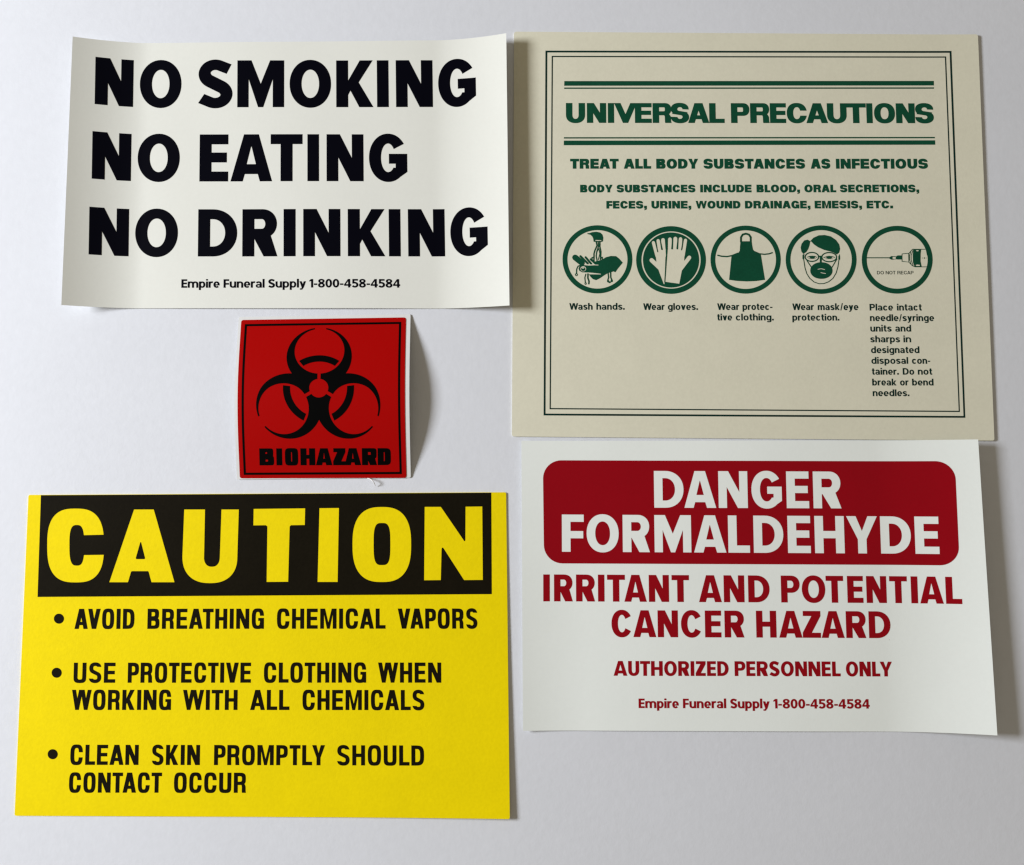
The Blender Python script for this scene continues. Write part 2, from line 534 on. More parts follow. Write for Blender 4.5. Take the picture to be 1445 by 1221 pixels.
        g.extend(pen([(W * .14, .535), (W * .28, .575)] + supe(W * .46, .325, W * .54 - s / 2, .325 + o - h / 2, 2, 84, -150, 4 * q), s, h))
    elif ch == '-': add(rect(W * .04, .30, W * .96, .30 + h * .9))
    elif ch == '.': add(rect(0, 0, min(W, s), min(W, s)))
    elif ch == ',':
        e = min(W, s)
        add([(0, 0), (0, e), (e, e), (e, 0), (e * .9, -.12), (e * .1, -.22), (e * .05, -.14), (e * .45, -.02), (e * .45, 0)])
    elif ch == '/': add([(0, -.05), (s * .6, -.05), (W, 1.05), (W - s * .6, 1.05)])
    return g


def lay_word(text, x0, x1, cap, st):
    """Widths of the letters of one word so that it spans x0..x1 (pixels)."""
    if len(text) == 1:
        return [(text, x0, x1)]
    tot = (x1 - x0) / cap
    fixed = {'I': st.sv, 'i': st.lsv, 'l': st.lsv, '.': st.sv, ',': st.sv}
    names = {}
    ws, gs = [], []
    for k, c in enumerate(text):
        ws.append((fixed[c], 0) if c in fixed else (0, st.wid.get(c, NAT[c])))
        if k:
            pr = text[k - 1] + c
            gs.append(st.gap + st.kern.get(pr, 0) + (-.07 if pr in ('AV', 'VA', 'AT', 'TA', 'LY', 'PA', 'We', 'Wa', 'ay', 'TY') else 0) + (-.03 if (c in 'AVWYT' or text[k - 1] in 'AVWYTFLP') and c.isupper() else 0))
    base = sum(a for a, _ in ws)
    prop = sum(b for _, b in ws)
    gap = sum(gs)
    # letters take 75 % of the stretch, gaps the rest
    need = tot - base
    k = need / (prop + gap)
    out, x = [], 0.0
    for i, c in enumerate(text):
        w = ws[i][0] + ws[i][1] * k
        out.append((c, x0 + x * cap, x0 + (x + w) * cap))
        x += w + (gs[i] * k if i < len(gs) else 0)
    return out


# ------------------------------------------------------------------ sheets lying on the table
class Sheet:
    """quad: four corners (tl, tr, br, bl) of the sheet pressed flat; H(u,v): how high it lifts (m)."""
    def __init__(self, name, label, cat, quad, H, thick, step, group=None):
        self.quad, self.H, self.thick, self.step = quad, H, thick, step
        cx = sum(p[0] for p in quad) / 4; cy = sum(p[1] for p in quad) / 4
        x, y = world_xy(cx, cy)
        self.org = Vector((x, y, 0.0))
        r = bpy.data.objects.new(name, None)
        r.empty_display_size = .03
        COL.objects.link(r)
        r.location = self.org
        r['label'] = label; r['category'] = cat
        if group: r['group'] = group
        self.root = r
        self.upright = 735.0     # pixel column whose strokes stand upright

    def uv(self, px, py):
        tl, tr, br, bl = self.quad
        u = v = .5
        for _ in range(4):
            xl = tl[0] + (bl[0] - tl[0]) * v; xr = tr[0] + (br[0] - tr[0]) * v
            u = (px - xl) / (xr - xl)
            yt = tl[1] + (tr[1] - tl[1]) * u; yb = bl[1] + (br[1] - bl[1]) * u
            v = (py - yt) / (yb - yt)
        return min(1, max(0, u)), min(1, max(0, v))

    def height(self, px, py):
        return self.H(*self.uv(px, py))

    def pt(self, px, py, up):
        x, y = world_xy(px, py)
        return (x - self.org.x, y - self.org.y, self.height(px, py) + up)

    def flat(self, px, py):
        """Where a point seen at (px,py) on the lifted sheet lies on the pressed sheet."""
        qx, qy = px, py
        for _ in range(8):
            x, y = world_xy(qx, qy)
            ax, ay = project(x, y, self.height(qx, qy) + self.thick)
            qx += px - ax; qy += py - ay
        return qx, qy

    def mesh(self, name, shapes, mat, up=None, thick=None, parent=None, label=None, bottom=0.0001):
        pts, tris = fill(shapes)
        bm = bmesh.new()
        vs = [bm.verts.new((p[0], p[1], 0)) for p in pts]
        for t in tris:
            try: bm.faces.new([vs[i] for i in t])
            except ValueError: pass
        bmesh.ops.remove_doubles(bm, verts=bm.verts[:], dist=.006)
        loose = [v for v in bm.verts if not v.link_faces]
        bmesh.ops.delete(bm, geom=loose, context='VERTS')
        xs = [v.co.x for v in bm.verts]; ys = [v.co.y for v in bm.verts]
        for ax, stp, lo, hi in ((0, self.step[0], min(xs), max(xs)), (1, self.step[1], min(ys), max(ys))):
            if not stp: continue
            c = math.ceil(lo / stp) * stp
            while c < hi:
                co = (c, 0, 0) if ax == 0 else (0, c, 0)
                no = (1, 0, 0) if ax == 0 else (0, 1, 0)
                bmesh.ops.bisect_plane(bm, geom=bm.verts[:] + bm.edges[:] + bm.faces[:], dist=1e-4, plane_co=co, plane_no=no)
                c += stp
        bmesh.ops.remove_doubles(bm, verts=bm.verts[:], dist=.006)
        bmesh.ops.dissolve_degenerate(bm, edges=bm.edges[:], dist=.006)
        if thick:
            top = {v: self.pt(v.co.x, v.co.y, bottom + thick) for v in bm.verts}
            bot = {v: self.pt(v.co.x, v.co.y, bottom) for v in bm.verts}
            vl = list(bm.verts); idx = {v: i for i, v in enumerate(vl)}; N = len(vl)
            V = [top[v] for v in vl] + [bot[v] for v in vl]
            Fc = []
            for f in bm.faces:
                a = [idx[v] for v in f.verts]
                if f.normal.z < 0: a.reverse()
                a.reverse()          # pixel y runs down, table y runs up
                Fc.append(a); Fc.append([i + N for i in reversed(a)])
            for e in bm.edges:
                if len(e.link_faces) == 1:
                    a, b = (idx[v] for v in e.verts)
                    Fc.append([a, b, b + N, a + N])
        else:
            vl = list(bm.verts); idx = {v: i for i, v in enumerate(vl)}
            V = [self.pt(v.co.x, v.co.y, self.thick + up + .0001) for v in vl]
            Fc = []
            for f in bm.faces:
                a = [idx[v] for v in f.verts]
                if f.normal.z < 0: a.reverse()
                a.reverse()
                Fc.append(a)
        me = bpy.data.meshes.new(name)
        me.from_pydata(V, [], Fc)
        me.materials.append(mat)
        if thick:
            b2 = bmesh.new(); b2.from_mesh(me)
            bmesh.ops.recalc_face_normals(b2, faces=b2.faces[:])
            for f in b2.faces: f.smooth = abs(f.normal.z) > .5
            for e in b2.edges:
                if len(e.link_faces) == 2 and (e.link_faces[0].smooth != e.link_faces[1].smooth): e.smooth = False
            b2.to_mesh(me); b2.free()
        else:
            for p in me.polygons: p.use_smooth = True
            nor = []
            for v in vl:
                px, py = v.co.x, v.co.y
                ax = self.pt(px + 2, py, 0); bx = self.pt(px - 2, py, 0)
                ay = self.pt(px, py - 2, 0); by = self.pt(px, py + 2, 0)
                n = Vector([a - b for a, b in zip(ax, bx)]).cross(Vector([a - b for a, b in zip(ay, by)]))
                nor.append(n.normalized())
            me.normals_split_custom_set_from_vertices(nor)
        me.update()
        bm.free()
        o = bpy.data.objects.new(name, me)
        COL.objects.link(o)
        o.parent = parent or self.root
        if label: o['label'] = label
        return o

    def line(self, name, words, base, top_h, st, mat, up=.00005, label=None, parent=None):
        """words: (text, x0, x1) as seen; base: ((xa, ya), (xb, yb)) of the baseline."""
        (xa, ya), (xb, yb) = base
        shapes = []
        for text, x0, x1 in words:
            fx0, _ = self.flat(x0, ya - top_h * .5); fx1, _ = self.flat(x1, ya - top_h * .5)
            for ch, a, b in lay_word(text, fx0, fx1, top_h, st):
                gl = glyph(ch, (b - a) / top_h, st)
                out = []
                for sign, poly in gl:
                    q = []
                    for gx, gy in poly:
                        x = a + gx * top_h
                        yy = ya + (yb - ya) * (x - xa) / (xb - xa)
                        lean = (x - self.upright) / 14000.0
                        q.append((x - gy * top_h * lean, yy - gy * top_h))
                    out.append((sign, q))
                shapes.append(out)
        return self.mesh(name, shapes, mat, up=up, label=label, parent=parent)


def round_quad(quad, r, q=5):
    out = []
    n = len(quad)
    for i in range(n):
        p0, p, p1 = quad[i - 1], quad[i], quad[(i + 1) % n]
        def to(a):
            l = hypot(a[0] - p[0], a[1] - p[1]); return (p[0] + (a[0] - p[0]) * r / l, p[1] + (a[1] - p[1]) * r / l)
        A, B = to(p0), to(p1)
        for k in range(q + 1):
            t = k / q
            # quarter circle blend through a conic with the corner as control point
            w = .7071
            b0, b1, b2 = (1 - t) ** 2, 2 * t * (1 - t) * w, t * t
            d = b0 + b1 + b2
            out.append(((A[0] * b0 + p[0] * b1 + B[0] * b2) / d, (A[1] * b0 + p[1] * b1 + B[1] * b2) / d))
    return out


def inset(quad, t):
    cx = sum(p[0] for p in quad) / 4; cy = sum(p[1] for p in quad) / 4
    return [(x + copysign(t, cx - x), y + copysign(t, cy - y)) for x, y in quad]


def clamp0(x): return x if x > 0 else 0.0


# ------------------------------------------------------------------ the table
def make_table():
    bm = bmesh.new()
    bmesh.ops.create_cube(bm, size=1)
    for v in bm.verts: v.co = (v.co.x * 1.5, v.co.y * 1.2, v.co.z * .03 - .015)
    bmesh.ops.bevel(bm, geom=[e for e in bm.edges], offset=.003, segments=2, affect='EDGES')
    me = bpy.data.meshes.new("table_top"); bm.to_mesh(me); bm.free()
    me.materials.append(M['table'])
    o = bpy.data.objects.new("table_top", me); COL.objects.link(o)
    o['kind'] = 'structure'
    o['label'] = 'white finely textured table top under the five signs'


make_table()

# ================================================================== 1 the NO SMOKING notice
WN = dict(N=.82, O=.88)
ST_NO = St(.256, .211, n=2.06, d=.262, q=12)
ST_SM = St(.25, .20, n=2.1, d=.26, xh=.74, q=4, gap=.05, lsv=.24, lsh=.18,
           wid=dict(E=.50, m=.92, p=.56, i=.2, r=.37, e=.54, F=.47, u=.55, n=.55, a=.53, l=.2, S=.57, y=.55))
no = Sheet("paper_notice", "glossy off-white NO SMOKING, NO EATING, NO DRINKING notice with both side edges curling up",
           "notice", [(113, 63.0), (714.5, 57.5), (719, 435.8), (97.5, 435.5)],
           lambda u, v: .0064 * clamp0(1 - u / .16) ** 1.6 + .0060 * clamp0(1 - (1 - u) / .165) ** 1.65 + .0004 * sin(pi * u) ** 2 + .00013 * (1 + sin(9 * u + 2.5 * v)) + .0001 * (1 + sin(17 * u - 4 * v + 1)),
           .00022, (7, 14))
no.upright = 420.0
no.mesh("sheet", [[('+', no.quad)]], M['vinyl_white'], thick=.00022)
no.line("printed_line", [('N', 133.6, 187.8), ('O', 197, 255.8), ('S', 279.5, 327.8), ('M', 334.8, 401), ('O', 408.7, 467.3),
                         ('K', 474.6, 527), ('I', 532.2, 548.7), ('N', 559, 611), ('G', 618.8, 672)],
        ((134, 152.9), (672, 152.4)), 65.9, ST_NO, M['ink_black'], label="heavy black words NO SMOKING")
no.line("printed_line", [('N', 129.4, 184.7), ('O', 193.9, 253.4), ('E', 281.4, 322), ('A', 325.2, 384), ('T', 381.9, 427),
                         ('I', 433.9, 450.3), ('N', 461, 513.2), ('G', 521, 575)],
        ((130, 257), (575, 257)), 66.2, ST_NO, M['ink_black'], label="heavy black words NO EATING")
no.line("printed_line", [('N', 125, 181.4), ('O', 190.4, 250.8), ('D', 279.3, 334.6), ('R', 341.9, 391.5), ('I', 400.2, 417.2),
                         ('N', 428, 480.5), ('K', 491, 543.8), ('I', 549, 565.6), ('N', 576.2, 628.2), ('G', 636, 688.7)],
        ((125, 362.8), (688, 362.6)), 66.5, ST_NO, M['ink_black'], label="heavy black words NO DRINKING")
no.line("printed_line", [('Empire', 256, 310), ('Funeral', 315.5, 373.4), ('Supply', 378.6, 431.8), ('1-800-458-4584', 436.5, 564.7)],
        ((256, 406.9), (565, 406.7)), 12.0, ST_SM, M['ink_black'], label="small black supplier name and telephone number")

# ================================================================== 2 the biohazard sticker
bio = Sheet("warning_sticker", "small square red BIOHAZARD sticker with black trefoil symbol, bowed up on white backing",
            "sticker", [(337.2, 447.6), (579.5, 443.9), (579.8, 674.3), (334.6, 676.9)],
            lambda u, v: .0052 * sin(pi * v) ** 1.15 * (.86 + .14 * u) + .0002,
            .0003, (12, 5))
bio.mesh("backing_paper", [[('+', round_quad(bio.quad, 2.0, 3))]], M['backing'], thick=.00015)
red = [(341.2, 452.2), (573.2, 448.6), (573.8, 674.6), (339, 675.2)]
bio.mesh("red_vinyl_face", [[('+', round_quad(red, 3.2, 4))]], M['sticker_red'], thick=.00014, bottom=.00027)
bor = [(346.6, 458.3), (566.6, 455.2), (567.3, 669.3), (344.8, 670.5)]
bio.mesh("printed_border", [[('+', bor), ('-', inset(bor, 3.1))]], M['ink_jet'], up=.00006, label="thin black square border line")


def biohazard_shapes():
    Z = 4.516
    cx, cy = 648, 540
    def tr(p):
        dx, dy = p
        x = cx + dx * (1.02 if dx < 0 else 1.0)
        y = cy - dy * (.935 if dy > 0 else 1.03)
        return (310 + x / Z + .0, 430 + y / Z)
    ops = []
    A = [90, 210, 330]
    pol = lambda r, a: (r * cos(radians(a)), r * sin(radians(a)))
    for a in A:
        c = pol(212, a); ops.append(('+', supe(c[0], c[1], 204, 204, 2, 0, 360, 72)))
    for a in A:
        c = pol(252, a); ops.append(('-', supe(c[0], c[1], 156, 156, 2, 0, 360, 72)))
    def radial(a, r0, r1, w):
        c, s = cos(radians(a)), sin(radians(a))
        return [(r0 * c - w * s, r0 * s + w * c), (r0 * c + w * s, r0 * s - w * c), (r1 * c + w * s, r1 * s - w * c), (r1 * c - w * s, r1 * s + w * c)]
    for a in A:
        ops.append(('-', radial(a, 380, 440, 36)))
        ops.append(('-', radial(a, 30, 120, 10)))
    ops.append(('-', supe(0, 0, 60, 60, 2, 0, 360, 48)))
    for a in A:   # arcs of the middle ring, one inside each horn
        pts = []
        for r, sgn in ((222, 1), (178, -1)):
            cs = (r * r + 252 ** 2 - 143 ** 2) / (2 * r * 252)
            ph = math.degrees(math.acos(cs))
            for k in range(17):
                pts.append(pol(r, a + sgn * (-ph + 2 * ph * k / 16)))
        ops.append(('+', pts))
    return [[(s, [tr(p) for p in poly]) for s, poly in ops]]


bio.mesh("biohazard_symbol", biohazard_shapes(), M['ink_jet'], up=.00006, label="black three-horned biohazard trefoil")
ST_BIO = St(.36, .235, n=3.0, d=.36, q=7, sq=1.6)
bio.line("printed_line", [('B', 365.8, 386.4), ('I', 389.8, 398), ('O', 401.9, 420.5), ('H', 423.8, 444.6), ('A', 445.5, 468.6),
                          ('Z', 469.9, 487.2), ('A', 486, 509.3), ('R', 510.6, 531.6), ('D', 532.8, 551.4)],
         ((366, 657.2), (551, 656.8)), 23.6, ST_BIO, M['ink_jet'], up=.00006, label="black word BIOHAZARD")
# loose paper fibre hanging from the bottom edge
def fibre():
    pts = [(519, 675.2), (523, 676.4), (526.6, 679), (529, 682.5), (529.9, 686)]
    cu = bpy.data.curves.new("torn_fibre", 'CURVE'); cu.dimensions = '3D'
    cu.bevel_depth = .00016; cu.bevel_resolution = 2
    zs = [.0006, .0012, .0018, .0016, .0006]
    sp = cu.splines.new('BEZIER'); sp.bezier_points.add(len(pts) - 1)
    for i, (p, z) in enumerate(zip(pts, zs)):
        x, y = world_xy(*p)
        b = sp.bezier_points[i]; b.co = (x - bio.org.x, y - bio.org.y, z)
        b.handle_left_type = b.handle_right_type = 'AUTO'
        b.radius = [1.3, 1.4, 1.6, 1.3, .8, .5, .4, .25][i]
    cu.materials.append(M['backing'])
    tmp = bpy.data.objects.new("tmp", cu); COL.objects.link(tmp)
    me = bpy.data.meshes.new_from_object(tmp.evaluated_get(bpy.context.evaluated_depsgraph_get()))
    bpy.data.objects.remove(tmp)
    me.name = "torn_fibre"
    for p in me.polygons: p.use_smooth = True
    o = bpy.data.objects.new("torn_fibre", me); COL.objects.link(o); o.parent = bio.root
    o['label'] = "fine white torn fibre at the bottom edge"
fibre()

# ================================================================== 3 the yellow CAUTION card
cau = Sheet("caution_card", "large yellow CAUTION card with black header band and bulleted chemical rules",
            "sign", [(41, 698.6), (714.2, 694.8), (719.4, 1154.0), (21.4, 1150.8)],
            lambda u, v: .0014 * u ** 5 * v ** 2, .0004, (45, 45))
cau.upright = 520.0
cau.mesh("card", [[('+', round_quad(cau.quad, 2.2, 3))]], M['yellow'], thick=.0004)
cau.mesh("header_band", [[('+', [(58.6, 699.0), (693.2, 695.4), (694.0, 838.4), (53.9, 842.4)])]], M['ink_warm'], up=.00005,
         label="black band across the top of the card")


def caution_shapes():
    a = lambda x, y: (x / 3.905, 680 + y / 3.905)
    b = lambda x, y: (360 + x / 3.803, 680 + y / 3.803)
    sh = []
    def S(f, ops): sh.append([(s, [f(*p) for p in poly]) for s, poly in ops])
    S(a, [('+', supe(420, 351, 156, 203, 2.75, 0, 360, 72)), ('-', supe(427, 350, 41, 112, 3.0, 0, 360, 48)),
          ('-', [(452, 294), (470, 294), (600, 291), (600, 402), (462, 404), (452, 404)]),
          ])
    S(a, [('+', [(606, 553), (742, 153), (850, 153), (964, 553), (838, 553), (823, 497), (819, 492), (730, 492), (725, 496), (708, 553)]),
          ('-', [(776, 333), (781, 333), (803, 420), (800, 426), (754, 426), (751, 420)])])
    U = [(1018, 153), (1132, 153)] + [(1126, 420)] + supe(1170, 415, 44, 53, 2.5, 180, 0, 20) + [(1216, 400), (1223, 153), (1318, 153), (1311, 400)]
    # outer bottom, drawn in image coordinates (y down)
    U += [(x, y) for x, y in supe(1159, 415, 151, 143, 2.35, 0, 180, 36)]
    # the inner cup must bulge downwards too
    U = [(1018, 153), (1132, 153), (1127, 410)] + supe(1170, 410, 44, 58, 2.4, 180, 0, 20)[1:-1] + [(1214, 410), (1223, 153), (1318, 153)] + supe(1159, 410, 151, 148, 2.35, 0, 180, 36)
    S(a, [('+', U)])
    S(b, [('+', [(-5.5, 146), (270, 143), (268, 232), (194, 233), (187, 240), (179, 536), (64, 537), (68, 240), (60, 233), (-7, 234)])])
    S(b, [('+', [(347, 142), (451, 141), (444, 537), (337, 537)])])
    S(b, [('+', supe(681, 336.5, 157, 201, 2.6, 0, 360, 72)), ('-', supe(682, 334, 45, 113, 3.4, 0, 360, 48))])
    S(b, [('+', [(911, 135), (997, 135), (1117, 310), (1122, 318), (1127, 318), (1129, 312), (1130, 134), (1219, 133), (1222, 526), (1122, 527),
                 (1013, 358), (1008, 352), (1003, 355), (1001, 362), (997, 527), (908, 528)])])
    return sh


cau.mesh("printed_heading", caution_shapes(), M['yellow'], up=.00010, label="yellow word CAUTION on the black band")
ST_GO = St(.196, .178, n=2.3, d=.208, term='h', q=6, gap=.10, sq=.75,
           wid=dict(A=.54, B=.47, C=.48, D=.47, E=.42, G=.48, H=.47, K=.49, L=.38, M=.63, N=.51, O=.49, P=.44, R=.47, S=.46,
                    T=.42, U=.47, V=.51, W=.78, Y=.50))
for words, base, lab in (
        ([('AVOID', 105.2, 189.5), ('BREATHING', 208, 372.4), ('CHEMICAL', 390.8, 544), ('VAPORS', 561.4, 673.7)], ((105, 887.5), (673, 887.0)), "black line about avoiding chemical vapors"),
        ([('USE', 103.7, 162.5), ('PROTECTIVE', 180.2, 354), ('CLOTHING', 372.4, 516.7), ('WHEN', 533.5, 622.7)], ((104, 963.4), (622, 963.1)), "black line about protective clothing"),
        ([('WORKING', 101, 241.2), ('WITH', 257.9, 335.1), ('ALL', 353, 408.4), ('CHEMICALS', 426.8, 598.8)], ((101, 1001.6), (599, 1001.8)), "black line about working with chemicals"),
        ([('CLEAN', 99, 195.4), ('SKIN', 214.3, 282), ('PROMPTLY', 302, 458.6), ('SHOULD', 475.7, 598.5)], ((99, 1079), (599, 1079.8)), "black line about cleaning skin"),
        ([('CONTACT', 97.2, 228.2), ('OCCUR', 245.4, 347)], ((97, 1118.2), (347, 1118.4)), "black words CONTACT OCCUR")):
    cau.line("printed_line", words, base, 28.4, ST_GO, M['ink_warm'], label=lab)
for bx, by in ((84, 873), (80.8, 949.2), (75.2, 1064)):
    cau.mesh("bullet", [[('+', supe(bx, by, 7.1, 7.1, 2, 0, 360, 32))]], M['ink_warm'], up=.00005)

# ================================================================== 4 the beige UNIVERSAL PRECAUTIONS card
uni = Sheet("precautions_card", "beige UNIVERSAL PRECAUTIONS card printed in dark green with five round pictograms",
            "sign", [(725.4, 45.8), (1378.4, 50.2), (1401.6, 622.2), (722.4, 616.2)],
            lambda u, v: .0004 * clamp0(1 - (1 - u) / .12) ** 2, .0005, (26, 60))
uni.mesh("card", [[('+', round_quad(uni.quad, 3.0, 4))]], M['beige'], thick=.0005)
ob = [(769.6, 72.6), (1341.5, 73.2), (1361.0, 590.0), (767.0, 586.6)]
ib = [(778.4, 80.0), (1334.0, 80.9), (1353.4, 581.8), (775.4, 577.9)]
uni.mesh("border_line", [[('+', ob), ('-', inset(ob, 2.6))]], M['ink_green_dark'], up=.00005, label="outer dark green border line")
uni.mesh("border_line", [[('+', ib), ('-', inset(ib, 1.7))]], M['ink_green_dark'], up=.00005, label="thinner inner border line")
for q_, lab in (([(796.2, 115.5), (1316.8, 115.3), (1317, 121.7), (796, 122.1)], "thick green rule above the heading"),
                ([(796.0, 124.6), (1317, 124.4), (1317, 126.3), (796, 126.5)], "thin green rule above the heading"),
                ([(795.6, 194.6), (1318.2, 194.2), (1318.3, 196.1), (795.6, 196.5)], "thin green rule below the heading"),
                ([(795.5, 199.4), (1318.6, 199.0), (1318.8, 205.2), (795.4, 205.9)], "thick green rule below the heading")):
    uni.mesh("printed_rule", [[('+', q_)]], M['ink_green'], up=.00005, label=lab)
ST_UN = St(.325, .215, n=2.25, d=.325, term='h', q=8)
uni.line("printed_line", [('U', 798.6, 825.6), ('N', 828.2, 855.4), ('I', 857.8, 866.6), ('V', 866.6, 898.7), ('E', 896.0, 919.6), ('R', 921, 947.6),
                          ('S', 946.7, 972.4), ('A', 971, 1000.8), ('L', 1000.9, 1022.5),
                          ('P', 1031.6, 1057.6), ('R', 1058.7, 1086), ('E', 1086.6, 1109.3), ('C', 1110.4, 1138.8), ('A', 1137.8, 1168.4),
                          ('U', 1167.2, 1194.9), ('T', 1194.2, 1222.2), ('I', 1222.9, 1231.5), ('O', 1233.7, 1263.2), ('N', 1264.6, 1291.2), ('S', 1291.8, 1317.9)],
         ((798, 174.4), (1318, 174.9)), 28.0, ST_UN, M['ink_green'], label="heavy green heading UNIVERSAL PRECAUTIONS")
WH = dict(A=.88, B=.78, C=.82, D=.80, E=.70, F=.65, G=.84, H=.8, L=.62, M=.98, N=.82, O=.88, P=.74, R=.80, S=.78, T=.74, U=.80, V=.84, W=1.2, Y=.84)
ST_TR = St(.365, .265, n=2.2, d=.36, term='h', q=5, gap=.085, wid=WH)
uni.line("printed_line", [('TREAT', 804.5, 873), ('ALL', 880.2, 918.7), ('BODY', 926, 985.3), ('SUBSTANCES', 992.7, 1136), ('AS', 1144, 1171.6), ('INFECTIOUS', 1179.6, 1309.4)],
         ((804, 239), (1309, 239.0)), 14.0, ST_TR, M['ink_green'], label="bold green line beginning TREAT ALL BODY SUBSTANCES")
uni.line("printed_line", [('BODY', 818.6, 864.5), ('SUBSTANCES', 870.2, 981.2), ('INCLUDE', 988, 1060.4), ('BLOOD,', 1067.5, 1128.7), ('ORAL', 1135, 1179.9), ('SECRETIONS,', 1185.3, 1296.9)],
         ((818, 272.4), (1297, 272.2)), 10.8, ST_TR, M['ink_green'], label="green line beginning BODY SUBSTANCES INCLUDE")
uni.line("printed_line", [('FECES,', 855.6, 912.7), ('URINE,', 919.2, 975.3), ('WOUND', 981.7, 1044.8), ('DRAINAGE,', 1051.2, 1143.5), ('EMESIS,', 1149.5, 1216.2), ('ETC.', 1222.8, 1260)],
         ((855, 295.2), (1260, 294.9)), 10.8, ST_TR, M['ink_green'], label="green line beginning FECES, URINE")

ST_CP = St(.25, .19, n=2.15, d=.25, term='h', xh=.75, q=4, gap=.075, lsv=.235, lsh=.175, wid=dict(W=1.1, P=.66, D=.74))
CAPS = [
    ([[('Wash', 803.3, 836.2), ('hands.', 841.5, 881.4)]], [437.7]),
    ([[('Wear', 907.6, 937.7), ('gloves.', 942.3, 984.9)]], [438]),
    ([[('Wear', 1012, 1043), ('protec-', 1047.7, 1090)], [('tive', 1012, 1033), ('clothing.', 1038.2, 1091.7)]], [438, 452.8]),
    ([[('Wear', 1118, 1148.3), ('mask/eye', 1153.8, 1211.2)], [('protection.', 1118, 1184.3)]], [438.2, 453]),
    ([[('Place', 1227, 1260), ('intact', 1265.6, 1300.5)], [('needle/syringe', 1227.5, 1318)], [('units', 1228, 1258), ('and', 1263.2, 1285.6)],
      [('sharps', 1228, 1269.9), ('in', 1274.8, 1285.6)], [('designated', 1229, 1297.3)], [('disposal', 1229.5, 1281.4), ('con-', 1286.8, 1312.6)],
      [('tainer.', 1230.2, 1268.2), ('Do', 1273.8, 1289.9), ('not', 1295.1, 1315.3)], [('break', 1230.7, 1264.8), ('or', 1269.9, 1281.9), ('bend', 1287, 1317.2)],
      [('needles.', 1231.4, 1283.1)]], [438.8, 453.7, 468.5, 483.6, 498.8, 513.9, 529.2, 544.4, 559.5])]
for lines, bases in CAPS:
    for wds, by in zip(lines, bases):
        uni.line("caption_line", wds, ((800, by), (1318, by)), 9.3, ST_CP, M['ink_green_dark'])

Z5 = 6.568


def ln(*p, t=9, sign='+'):
    out = []
    path = list(p)
    out += pen(path, t, t, sign)
    for c in (path[0], path[-1]):
        out.append((sign, supe(c[0], c[1], t / 2, t / 2, 2, 0, 360, 10)))
    for c in path[1:-1]:
        out.append((sign, supe(c[0], c[1], t / 2, t / 2, 2, 0, 360, 10)))
    return out


def ell(cx, cy, rx, ry, sign='+', st=32): return (sign, supe(cx, cy, rx, ry, 2, 0, 360, st))


def picto(x0, ops_ring, ops_fig, lab):
    f = lambda p: (x0 + p[0] / Z5, 310 + p[1] / Z5)
    T = lambda ops: [[(s, [f(p) for p in poly]) for s, poly in ops]]
    r = uni.mesh("pictogram", T(ops_ring), M['ink_green'], up=.00005, label=lab)
    o = uni.mesh("pictogram_figure", T(ops_fig), M['ink_green'], up=.000055, parent=r)
    return r


def ringops(cx, cy, rx, ry, t):
    return [('+', supe(cx, cy, rx, ry, 2, 0, 360, 72)), ('-', supe(cx, cy, rx - t, ry - t, 2, 0, 360, 72))]


# wash hands
fig = []
fig.append(('+', [(287, 127), (300, 131), (330, 121), (370, 117), (405, 124), (426, 143), (434, 172), (431, 206), (415, 212), (345, 210), (341, 182), (333, 162), (315, 145), (289, 139)]))
fig.append(('-', [(360, 193), (415, 195), (415, 203), (360, 202)]))
for p, t in (([(368, 206), (376, 245), (356, 290), (348, 320), (347, 392)], 13), ([(386, 206), (390, 250), (374, 300), (368, 340), (376, 385)], 11),
             ([(402, 206), (402, 255), (411, 300), (408, 372)], 13), ([(372, 310), (392, 275), (402, 320), (388, 375)], 8),
             ([(347, 352), (330, 356), (328, 380)], 10), ([(408, 356), (424, 354), (424, 372)], 11)):
    fig += ln(*p, t=t)
fig += ln((173, 355), (236, 405), t=54)
fig += ln((222, 343), (290, 410), t=19)
fig += ln((270, 353), (322, 414), t=19)
fig += ln((318, 372), (372, 420), t=20)
fig.append(('+', [(212, 440), (240, 424), (300, 430), (386, 426), (345, 398), (372, 388), (420, 376), (460, 352), (505, 341), (552, 343), (580, 365), (614, 403), (592, 430), (566, 462),
                  (546, 492), (528, 484), (510, 490), (470, 503), (440, 522), (402, 548), (368, 565), (338, 556), (318, 536), (300, 511), (410, 512), (408, 506), (300, 494), (240, 493), (212, 478), (205, 458)]))
fig += ln((262, 421), (386, 425), t=7, sign='-')
fig += ln((262, 498), (330, 500), (408, 509), t=7, sign='-')
fig += [ell(248, 460, 27, 24, '-'), ell(248, 462, 20, 18), ell(246, 452, 12, 6, '-')]
fig += ln((236, 424), (200, 436), (188, 462), (186, 505), t=11) + [ell(185, 514, 13, 14), ell(185, 515, 5, 6, '-')]
fig += ln((272, 510), (263, 540), (268, 590), t=10) + [ell(270, 596, 10, 12), ell(270, 596, 3, 5, '-')]
fig += ln((292, 508), (291, 545), (302, 575), (300, 598), t=14)
fig += ln((478, 497), (483, 540), (474, 570), t=12) + ln((502, 490), (503, 540), (516, 570), t=13) + [ell(478, 574, 10, 12), ell(512, 572, 11, 12), ell(492, 584, 12, 9)]
picto(785, ringops(380, 372.5, 323, 315.5, 45), fig, "round pictogram of hands washed under a tap")

